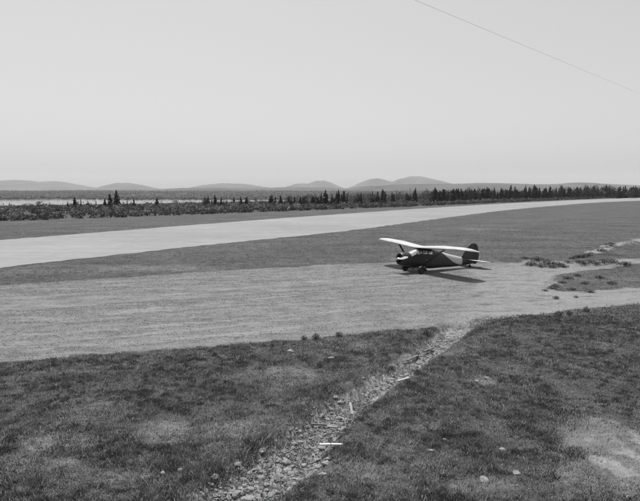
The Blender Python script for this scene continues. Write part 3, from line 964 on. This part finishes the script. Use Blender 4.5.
random.seed(5)
for px, py, w in [(525, 263, 1.1), (531, 266, 1.4), (537, 264.5, 1.5), (541, 267.5, 1.3), (548, 266, 1.6), (553, 268, 1.2), (558, 266.5, 1.4), (563, 267.8, 1.2), (568, 265.8, 1.0), (579, 266, 1.4), (584, 267, 1.3), (590, 266.5, 1.3), (596, 267.5, 1.0), (603, 267, 1.2), (612, 267, 1.3), (625, 268, 1.4), (573, 258.8, 1.1), (578, 258, 1.3), (583, 258.2, 1.3), (588, 257.5, 1.2), (601, 254, 1.6), (610, 250, 1.8)]:
    weed(px, py, w, w * random.uniform(.22, .40), 'dark weed clump on the earth ridge at the right of the apron', 'weed clumps on the earth ridge')
for px, py, w in [(552, 289, .9), (556, 287, .9), (562, 283, .8), (568, 279, 1.0), (577, 276, .9), (585, 284, .8), (572, 290, .8), (590, 292, .9), (600, 278, 1.0), (545, 291, .6), (612, 284, 1.0)]:
    weed(px, py, w, w * .35, 'low weed clump on the grassy island in the dirt track', 'weed clumps on the grass island')
weed(556, 299, .55, .30, 'lone dark weed on the bare dirt track')
weed(576, 297.5, .4, .22, 'smaller lone weed on the bare dirt track, right')
for px, py, w, lab in [(304, 339.5, .38, 'dark round weed at the lower apron edge, left one of a close pair'), (316, 339, .48, 'dark round weed at the lower apron edge, right one of a close pair'), (339, 337, .45, 'dark upright weed at the apron edge, right of the pair'),
                       (427, 335, .55, 'dark weed clump at the top of the ditch'), (559, 316, .55, 'dark weed at the upper edge of the right turf, left of two'), (569, 315, .45, 'dark weed at the upper edge of the right turf, right of two'),
                       (586, 312, .5, 'dark weed near the right edge by the dirt track'), (417, 375, .35, 'small dark weed in the turf right of the ditch'), (392, 363, .35, 'dark weed on the left bank of the ditch'), (320, 367, .4, 'dark weed in the turf above the ditch bend')]:
    weed(px, py, w, w * .9, lab)


# ------------------------------------------------------------------ stones and rubble in the ditch
def rock_mesh(seed):
    rng = np.random.default_rng(seed)
    bm = bmesh.new(); bmesh.ops.create_icosphere(bm, subdivisions=2, radius=.5)
    ax = [rng.normal(size=3) for _ in range(7)]; ax = [q / np.linalg.norm(q) for q in ax]; cut = [.30 + .16 * rng.random() for _ in ax]
    for v in bm.verts:                  # broken faces, then a little roughness
        for q, c in zip(ax, cut):
            d = float(np.dot(q, v.co))
            if d > c: v.co -= Vector(q) * (d - c)
        v.co *= 1 + rng.normal() * .045
        v.co.z *= .62
    me = bpy.data.meshes.new('stone'); bm.to_mesh(me); bm.free(); me.materials.append(M['stone'])
    return me


ROCKS = [rock_mesh(s) for s in range(50, 58)]


def stone(x, y, s, label, group=None):
    z = float(height(np.array([x]), np.array([y]))[0])
    o = bpy.data.objects.new('stone', random.choice(ROCKS)); col.objects.link(o)
    o.location = (x, y, z + s * .06); o.scale = (s * random.uniform(.8, 1.4), s * random.uniform(.8, 1.2), s * random.uniform(.7, 1.1))
    o.rotation_euler = (random.uniform(-.3, .3), random.uniform(-.3, .3), random.random() * 6)
    return tag(o, label, 'stone', group)


random.seed(9)
dx0, dx1 = min(p[0] for p in DITCH), max(p[0] for p in DITCH)
placed, tries = [], 0
while len(placed) < 280 and tries < 40000:
    tries += 1
    y = 12.2 + 17 * random.random() ** 1.9; x = random.uniform(dx0, dx1)
    sd = float(poly_sd(np.array([x]), np.array([y]), DITCH)[0])
    if sd < -.1 or (sd > 1.1 and random.random() < .6): continue
    s = random.choice([.08, .10, .12, .14, .17, .2, .26]) * (1.1 if y < 16.5 else .85)
    if any((x - a) ** 2 + (y - b) ** 2 < (.36 * (s + c)) ** 2 for a, b, c in placed): continue
    placed.append((x, y, s))
for x, y, s in placed:
    far = y > 17.5
    stone(x, y, s, 'pale stone among the rubble of the upper, narrower part of the ditch' if far else 'pale stone among the rubble of the lower, wider part of the ditch', 'rubble stones in the ditch')
for px, py, s, lab in [(484, 480.5, .24, 'white stone at the bottom edge right of centre'), (517, 473, .24, 'white stone in the turf, right of the bottom-edge one'), (488, 378.5, .30, 'pair of pale lumps merged into one stone in the right turf'), (477, 381, .2, 'small pale stone beside the larger one in the right turf'),
                       (322, 474, .2, 'pale stone at the bottom of the ditch mouth'), (181, 471, .18, 'small white stone in the bottom left turf, right of two'), (163, 474, .2, 'small white stone in the bottom left turf, left of two'), (580, 359, .22, 'pale stone in the far right turf'),
                       (290, 352, .34, 'pale flat stone in the turf below the apron edge'), (331, 359, .3, 'pale stone in the turf near the top of the ditch'), (445, 440, .2, 'pale stone half hidden in the middle of the right turf'), (432, 452, .18, 'dull stone low in the middle of the right turf'), (502, 450, .2, 'pale sliver of stone in the lower right turf')]:
    x, y = G(px, py); stone(x, y, s, lab)


def rubble_chips():
    N = 30000
    y = 12 + 18 * RNG.random(N) ** 1.6; x = dx0 + (dx1 - dx0) * RNG.random(N)
    k = poly_sd(x, y, DITCH) > -.25 + .4 * RNG.random(N); x, y = x[k], y[k]; n = len(x)
    z = height(x, y); s = .015 + .035 * RNG.random(n) ** 2
    V = np.zeros((n, 6, 3))
    for i, d in enumerate([(1, 0, 0), (0, 1, 0), (-1, 0, 0), (0, -1, 0), (0, 0, .8), (0, 0, -.4)]):
        j = 1 + RNG.normal(size=(n, 1)) * .3
        V[:, i] = np.stack([x, y, z + s * .3], 1) + np.array(d)[None] * s[:, None] * j
    F = np.array([[0, 1, 4], [1, 2, 4], [2, 3, 4], [3, 0, 4], [1, 0, 5], [2, 1, 5], [3, 2, 5], [0, 3, 5]])
    fl = (F[None] + (np.arange(n) * 6)[:, None, None]).ravel()
    me = mesh_np('rubble_chips', V.reshape(-1, 3), fl, np.full(n * 8, 3)); add_attr(me, 'shade', np.repeat(.09 + .22 * RNG.random(n), 6))
    tag(obj('rubble_chips', me, M['gravel']), 'small pale rubble chips strewn along the ditch', 'rubble', kind='stuff')


rubble_chips()


# ------------------------------------------------------------------ loose boards
def board(name, p0, p1, w, t, m, label, lift=.03, lift1=None, level=None):
    x0, y0 = p0; x1, y1 = p1
    z0 = float(height(np.array([x0]), np.array([y0]))[0]) + lift; z1 = float(height(np.array([x1]), np.array([y1]))[0]) + (lift if lift1 is None else lift1)
    if lift1 is None: z0 = z1 = max(z0, z1)
    if level is not None: z0 = z1 = level
    a, b = Vector((x0, y0, z0)), Vector((x1, y1, z1)); L = (b - a).length
    mb = MB(); mb.box((0, 0, 0), (L, w, t))
    me = mb.mesh(name)
    bm = bmesh.new(); bm.from_mesh(me); bmesh.ops.bevel(bm, geom=list(bm.edges), offset=min(w, t) * .12, segments=1, affect='EDGES'); bm.to_mesh(me); bm.free()
    o = obj(name, me, m, None, (a + b) / 2, (0, -math.asin((b.z - a.z) / L), math.atan2(b.y - a.y, b.x - a.x)))
    return tag(o, label, 'board')


LV = max(float(height(np.array([q[0]]), np.array([q[1]]))[0]) for q in (G(319.5, 446.3), G(331, 446), G(342.5, 446.2))) + .05
board('white_board', G(319.5, 446.3), G(330.5, 446.0), .075, .05, M['white'], 'white painted board lying level right of the ditch, left one of two end to end', level=LV)
board('white_board', G(331.2, 446.0), G(342.5, 446.2), .075, .05, M['white'], 'white painted board lying level right of the ditch, right one of two end to end', level=LV)
board('white_stake', G(352.4, 405.8), G(350, 403.2), .075, .05, M['white'], 'short white stake leaning upright beside the ditch', .03, .36)
board('plank', G(311, 418.5), G(327, 419.0), .07, .05, M['dark_wood'], 'weathered plank lying across the rubble of the ditch', .07)
board('plank', G(328, 421), G(337, 421.3), .06, .04, M['bleached'], 'short bleached plank at the right side of the ditch rubble', .09)
board('plank', G(398, 379.5), G(409, 376.2), .10, .04, M['bleached'], 'bleached plank lying along the right side of the upper ditch', .05)
board('plank', G(407, 356.5), G(418, 351.5), .12, .05, M['dark_wood'], 'dark plank edging the left bank of the upper ditch, lower one', .10)
board('plank', G(424, 348.5), G(433, 345.0), .12, .05, M['dark_wood'], 'dark plank edging the left bank of the upper ditch, upper one', .10)


# ------------------------------------------------------------------ the aircraft
def aircraft():
    TH = .511
    root = bpy.data.objects.new('parked_airplane', None); col.objects.link(root)
    root.location = (8.72, 50.9, 0); root.rotation_euler = (0, 0, math.pi + TH)
    tag(root, 'dark high-wing monoplane with white wing and tailwheel parked on the apron', 'airplane')
    AL = math.radians(6.5); ca, sa = math.cos(AL), math.sin(AL); ZC = 1.06

    def T(p):      # rigging position -> standing nose-high on its tail wheel
        x, y, z = p
        return (x * ca - z * sa, y, z * ca + x * sa + ZC)

    def part(name, mb, m, parent=root, sm=True):
        mb.v = [T(q) for q in mb.v]
        o = mb.build(name, M[m], parent, sm)
        if sm:
            md = o.modifiers.new('edges', 'EDGE_SPLIT'); md.split_angle = math.radians(38)
        return o

    ST = [  # station, half width, bottom, top, squareness
        (1.42, .56, -.57, .56, 2.0), (1.25, .58, -.62, .58, 2.1), (.95, .60, -.67, .74, 2.4), (.45, .61, -.70, 1.00, 3.0), (0, .61, -.71, 1.06, 3.2),
        (-1.2, .59, -.69, 1.05, 3.0), (-1.8, .55, -.64, .98, 2.6), (-2.6, .47, -.54, .84, 2.3), (-3.6, .37, -.45, .68, 2.2), (-4.8, .25, -.30, .54, 2.1), (-5.8, .15, -.12, .46, 2.0), (-6.6, .06, .06, .40, 2.0)]
    A = np.array(ST)

    def sec(x):
        xs = A[::-1, 0]
        return [float(np.interp(x, xs, A[::-1, k])) for k in range(1, 5)]

    def fus(x, ph, off=0.0):   # ph: 0 = left side, pi/2 = top
        w, b, t, n = sec(x); w += off; zc = (b + t) / 2; hh = (t - b) / 2 + off
        c, s = math.cos(ph), math.sin(ph)
        return (x, w * math.copysign(abs(c) ** (2 / n), c), zc + hh * math.copysign(abs(s) ** (2 / n), s))

    n = 32
    xs = sorted(set([a[0] for a in ST] + list(np.linspace(-6.6, 1.42, 40))), reverse=True)
    fo = part('fuselage', MB().loft([[fus(x, 2 * math.pi * k / n) for k in range(n)] for x in xs]), 'dope')

    def patch(name, x0, x1, lo, hi, m, parent, off=.012, nx=10, na=6, side=1):
        mb = MB(); rings = []
        for i in range(nx + 1):
            x = x0 + (x1 - x0) * i / nx; t = i / nx
            l = lo(t) if callable(lo) else lo; h = hi(t) if callable(hi) else hi
            rings.append([(lambda q: (q[0], q[1] * side, q[2]))(fus(x, l + (h - l) * k / na, off)) for k in range(na + 1)])
        mb.loft(rings, closed=False)
        o = part(name, mb, m, parent)
        md = o.modifiers.new('thick', 'SOLIDIFY'); md.thickness = .010; md.offset = 0
        return o

    for s in (1, -1):
        patch('pale_panel', -2.35, -4.95, lambda t: .95 - 1.75 * min(1, t * 1.02) ** .8, lambda t: 1.30, 'pale', fo, side=s, nx=16)['label'] = 'pale wedge painted on the dark rear fuselage'
        patch('side_window', .62, .18, .34, .80, 'glass', fo, side=s, nx=4)
        patch('side_window', .06, -.42, .30, .80, 'glass', fo, side=s, nx=4)
        patch('side_window', -.54, -1.02, .32, .80, 'glass', fo, side=s, nx=4)
        patch('door_seam', .10, .08, -.75, .80, 'seam', fo, side=s, nx=1)
        patch('door_seam', -.46, -.48, -.75, .80, 'seam', fo, side=s, nx=1)
        h = MB().box((-.36, s * .635, .10), (.10, .03, .03)); part('door_handle', h, 'metal', fo, False)
    # windscreen panes, stretched forward and brightened to mimic sun highlight on the nose
    for a0, a1 in ((.50, 1.08), (1.14, 1.54), (1.60, 2.0), (2.06, 2.64)):
        mb = MB(); rings = []
        for i in range(7):
            x = 1.22 - .76 * i / 6
            rings.append([fus(x, a0 + (a1 - a0) * k / 5, .014) for k in range(6)])
        mb.loft(rings, closed=False); part('windscreen_pane', mb, 'glass', fo)
    # cowling: ring with an open mouth
    def ring(x, r): return [(x, r * math.cos(2 * math.pi * k / 28), r * math.sin(2 * math.pi * k / 28) - .01) for k in range(28)]
    cw = part('engine_cowling', MB().loft([ring(1.30, .585), ring(1.40, .60), ring(1.75, .605), ring(2.02, .575), ring(2.14, .50), ring(2.16, .44), ring(2.10, .40), ring(1.8, .40)], cap=False), 'dope')
    mb = MB(); mb.tube([(1.6, 0, 0), (1.95, 0, 0)], [.2, .14], 14)
    for k in range(9):
        a = k * 2 * math.pi / 9 + .2
        mb.tube([(1.78, math.cos(a) * .15, math.sin(a) * .15), (1.78, math.cos(a) * .39, math.sin(a) * .39)], [.075, .065], 8)
    part('radial_engine', mb, 'engine', cw)
    part('exhaust_pipe', MB().tube([(1.3, .42, -.48), (1.1, .46, -.62), (.85, .46, -.76)], .055, 8), 'engine', cw)
    # propeller
    hub = part('propeller', MB().tube([(1.95, 0, 0), (2.18, 0, 0), (2.27, 0, 0), (2.34, 0, 0)], [.10, .11, .08, .02], 14), 'metal')
    pa = math.radians(-11)
    for s in (1, -1):
        rings = []
        for i in range(9):
            t = i / 8; r = .06 + 1.22 * t
            ch = .075 + .10 * math.sin(math.pi * min(1, t * 1.05) ** .8) * (1 - .25 * t); ch *= (1 if t < .95 else .55)
            tw = math.radians(55 - 38 * t); th = .035 * (1 - .75 * t)
            d = (0, -s * math.cos(pa), s * math.sin(pa)); e = (0, s * math.sin(pa), s * math.cos(pa))
            pr = []
            for q in range(8):
                an = 2 * math.pi * q / 8; u, v = math.cos(an) * ch, math.sin(an) * th
                f_ = u * math.sin(tw) + v * math.cos(tw); g_ = u * math.cos(tw) - v * math.sin(tw)
                pr.append((2.2 + f_, d[1] * r + e[1] * g_, d[2] * r + e[2] * g_))
            rings.append(pr)
        part('blade', MB().loft(rings), 'metal', hub)

    # wing halves: thickest and widest outboard of the strut, rounded tips
    WS = [(0, .62, -1.32, 1.10, .20), (.6, .62, -1.34, 1.11, .23), (1.6, .62, -1.42, 1.17, .28), (3.0, .60, -1.48, 1.26, .34), (4.2, .58, -1.48, 1.31, .30), (5.1, .52, -1.42, 1.37, .25), (5.7, .40, -1.32, 1.375, .20), (6.0, .24, -1.20, 1.36, .155), (6.14, .02, -1.02, 1.34, .10), (6.2, -.26, -.76, 1.32, .04)]
    def foil(y, le, te, z, th, s):
        pts = []
        N = 12
        c = le - te
        for k in range(N + 1):
            t = (1 - math.cos(math.pi * k / N)) / 2
            yt = 5 * (.2969 * math.sqrt(t) - .126 * t - .3516 * t ** 2 + .2843 * t ** 3 - .1036 * t ** 4)
            pts.append((t, yt, .03 * math.sin(math.pi * t)))
        up = [(le - t * c, y * s, z + th * 1.25 * yt + c * cm) for t, yt, cm in pts]
        dn = [(le - t * c, y * s, z - th * .75 * yt + c * cm) for t, yt, cm in pts[-2:0:-1]]
        return up + dn
    W = np.array(WS)
    def wsec(y): return [float(np.interp(y, W[:, 0], W[:, k])) for k in range(1, 5)]
    for s in (1, -1):
        ysn = [.0, .3, .6, 1.1, 1.6, 2.3, 3.0, 3.6, 4.2, 4.7, 5.1, 5.4, 5.7, 5.85, 6.0, 6.07, 6.12, 6.17, 6.2]
        wg = part('wing', MB().loft([foil(y, *wsec(y), s) for y in ysn]), 'wing')
        for nm, y0, y1, fr in (('aileron', 3.5, 5.75, .24), ('flap', .8, 3.4, .22)):
            rings = []
            for i in range(7):
                y = y0 + (y1 - y0) * i / 6; le, te, z, th = wsec(y); c = le - te
                f = foil(y, le, te, z, th, s)
                hx = te + c * fr
                up = [q for q in f[:13] if q[0] <= hx]
                rings.append([(hx, y * s, up[0][2] + .012), (hx - .05, y * s, up[0][2] + .014), (te + .02, y * s, z + .018), (te - .015, y * s, z), (te + .02, y * s, z - .02), (hx, y * s, z - .05)])
            part(nm, MB().loft(rings), 'wing', wg, False)
            rings = [[(r[0][0] + .012, r[0][1], r[0][2] + .004), (r[0][0] - .012, r[0][1], r[0][2] + .004), (r[0][0] - .012, r[0][1], r[0][2] - .03), (r[0][0] + .012, r[0][1], r[0][2] - .03)] for r in rings]
            part('hinge_gap', MB().loft(rings), 'seam', wg, False)
        # streamlined strut from the gear root to mid-wing
        rings = []
        for t in np.linspace(0, 1, 5):
            c0 = Vector((.25, s * .58, -.60)).lerp(Vector((-.05, s * 3.1, 1.17)), t)
            rings.append([(c0.x + .12 * math.cos(a), c0.y + .028 * math.sin(a) * s, c0.z + .028 * math.sin(a)) for a in np.linspace(0, 2 * math.pi, 11)[:-1]])
        part('wing_strut', MB().loft(rings), 'dope')
        # landing gear: faired leg, spatted wheel
        rings = []
        for t in np.linspace(0, 1, 5):
            c0 = Vector((.42, s * .52, -.50)).lerp(Vector((.52, s * 1.12, -.80)), t); w = .24 - .08 * t
            rings.append([(c0.x + w * math.cos(a), c0.y + .075 * math.sin(a), c0.z + .02 * math.sin(a)) for a in np.linspace(0, 2 * math.pi, 13)[:-1]])
        lg = part('gear_leg', MB().loft(rings), 'dope')
        wy, wx = s * 1.14, .52
        wz = -(ZC + wx * sa) / ca + .315 + .0
        rings = []
        for yy, r in ((-.10, .20), (-.11, .26), (-.06, .305), (.0, .315), (.06, .305), (.11, .26), (.10, .20)):
            rings.append([(wx + r * math.cos(a), wy + yy, wz + r * math.sin(a)) for a in np.linspace(0, 2 * math.pi, 25)[:-1]])
        wh = part('wheel', MB().loft(rings), 'rubber')
        mb = MB(); mb.tube([(wx, wy - .115, wz), (wx, wy + .115, wz)], .16, 16); part('hub_cap', mb, 'engine', wh)
        rings = []   # spat: teardrop open below
        for yy, k in ((-.155, .55), (-.14, .9), (0, 1.0), (.14, .9), (.155, .55)):
            pr = []
            for a in np.linspace(math.radians(-12), math.radians(192), 15):
                R = .37 * k if math.cos(a) > 0 else .37 * k * (1 + .55 * math.cos(a) ** 2)
                pr.append((wx + R * math.cos(a), wy + yy, wz + .02 + .36 * k * math.sin(a)))
            rings.append(pr)
        sp = part('wheel_spat', MB().loft(rings, closed=False), 'dope', lg)
        md = sp.modifiers.new('thick', 'SOLIDIFY'); md.thickness = .012
        part('pale_plate', MB().box((-.05, s * .74, -.52), (.30, .20, .03)), 'pale', lg, False)  # small flat pale plate behind each gear leg
        # tailplane
        rings = []
        for y, le, te, th in ((.05, -5.65, -6.95, .10), (.8, -5.75, -7.0, .09), (1.5, -5.95, -6.98, .075), (1.85, -6.15, -6.90, .06), (2.02, -6.35, -6.72, .03)):
            rings.append([((le + te) / 2 + (le - te) / 2 * math.cos(a), y * s, .34 + th / 2 * math.sin(a)) for a in np.linspace(0, 2 * math.pi, 15)[:-1]])
        st = part('tailplane', MB().loft(rings), 'wing')
        part('hinge_gap', MB().add([(-6.45, s * .12, .385), (-6.47, s * .12, .385), (-6.47, s * 1.8, .375), (-6.45, s * 1.8, .375), (-6.45, s * .12, .36), (-6.47, s * .12, .36), (-6.47, s * 1.8, .36), (-6.45, s * 1.8, .36)],
                                    [(0, 1, 2, 3), (4, 5, 6, 7), (0, 3, 7, 4), (1, 2, 6, 5), (0, 1, 5, 4), (3, 2, 6, 7)]), 'seam', st, False)
        part('tail_brace', MB().tube([(-6.2, s * .08, -.0), (-6.25, s * 1.1, .31)], .018, 6), 'dope')

    # fin and rudder, from their side outlines
    def plate(name, outline, th, m, parent=root):
        cx = sum(p[0] for p in outline) / len(outline); cz = sum(p[1] for p in outline) / len(outline)
        rr = []
        for y, k in ((-th / 2, .90), (-th / 2 * .6, .985), (0, 1.0), (th / 2 * .6, .985), (th / 2, .90)):
            rr.append([(cx + (x - cx) * k, y, cz + (z - cz) * k) for x, z in outline])
        return part(name, MB().loft(rr), m, parent)
    fin = [(-4.75, .46), (-5.0, .66), (-5.25, .98), (-5.5, 1.38), (-5.75, 1.70), (-6.05, 1.87), (-6.38, 1.92), (-6.40, 1.2), (-6.42, .6), (-6.45, .2), (-5.6, .2)]
    part_fin = plate('fin', fin, .12, 'dope')
    rud = [(-6.425, 1.925), (-6.62, 1.89), (-6.84, 1.74), (-7.02, 1.28), (-7.12, .92), (-7.12, .55), (-7.04, .22), (-6.85, .0), (-6.62, -.02), (-6.49, .2), (-6.46, .6), (-6.44, 1.2)]
    plate('rudder', rud, .10, 'dope')
    # tail wheel
    tx = -6.15; tz = -(ZC + tx * sa) / ca + .13
    part('tailwheel_fork', MB().tube([(tx + .25, 0, .02), (tx + .12, 0, tz + .15), (tx, .0, tz + .13)], .032, 8), 'dope')
    rings = [[(tx + r * math.cos(a), yy, tz + r * math.sin(a)) for a in np.linspace(0, 2 * math.pi, 19)[:-1]] for yy, r in ((-.05, .09), (-.045, .12), (0, .13), (.045, .12), (.05, .09))]
    part('tailwheel', MB().loft(rings), 'rubber')
    part('antenna_mast', MB().tube([(-.4, 0, 1.2), (-.42, 0, 1.62)], [.018, .01], 6), 'dope')
    part('pitot_tube', MB().tube([(.35, 4.4, 1.25), (.55, 4.4, 1.12), (.85, 4.4, 1.12)], .014, 6), 'metal')
    return root


aircraft()


# ------------------------------------------------------------------ overhead wire high in the picture, on two timber poles outside it
def ray(px, py, d):
    c, s = math.cos(PITCH), math.sin(PITCH); u, v = (px - 320) / FPX, (250.5 - py) / FPX
    q = Vector((u, c + v * s, v * c - s)); return Vector((0, 0, CAM_H)) + q * (d / q.y)


p1, p2 = ray(480, 27, 12.0), ray(600, 77, 20.0)
A_, B_ = p1 + (p2 - p1) * -2.1, p1 + (p2 - p1) * 3.5
mbw = MB(); mbw.tube([A_.lerp(B_, t) for t in np.linspace(0, 1, 24)], .0019, 6)
tag(mbw.build('overhead_wire', M['wire']), 'thin dark wire crossing the sky at the upper right', 'wire')
for P_, lab in ((A_, 'timber pole carrying the wire, behind the camera at left'), (B_, 'timber pole carrying the wire, beyond the right edge')):
    e = bpy.data.objects.new('utility_pole', None); col.objects.link(e); gz = float(height(np.array([P_.x]), np.array([P_.y]))[0])
    e.location = (P_.x, P_.y, gz); tag(e, lab, 'pole')
    hh = P_.z - gz
    MB().tube([(0, .14, -.3), (0, .14, hh * .5), (0, .14, hh + .35)], [.15, .13, .11], 12).build('shaft', M['pole'], e, True)
    MB().tube([(0, .02, hh - .10), (0, .02, hh - .03), (0, .02, hh), (0, 0.02, hh + .05)], [.03, .045, .03, .04], 10).build('insulator', M['white'], e, True)

# ------------------------------------------------------------------ haze
hz = bpy.data.materials.new('haze_air'); hz.use_nodes = True
hn = hz.node_tree.nodes; hn.clear()
ho = hn.new('ShaderNodeOutputMaterial'); hv = hn.new('ShaderNodeVolumePrincipled')
hv.inputs['Color'].default_value = (1, 1, 1, 1); hv.inputs['Density'].default_value = 5.8e-5
hv.inputs['Anisotropy'].default_value = 0.0
hz.node_tree.links.new(hv.outputs[0], ho.inputs['Volume'])
o = MB().box((0, 6000, 141.5), (32500, 14000, 321)).build('haze', hz)
tag(o, 'pale summer haze over the lake and hills', 'haze', kind='stuff')
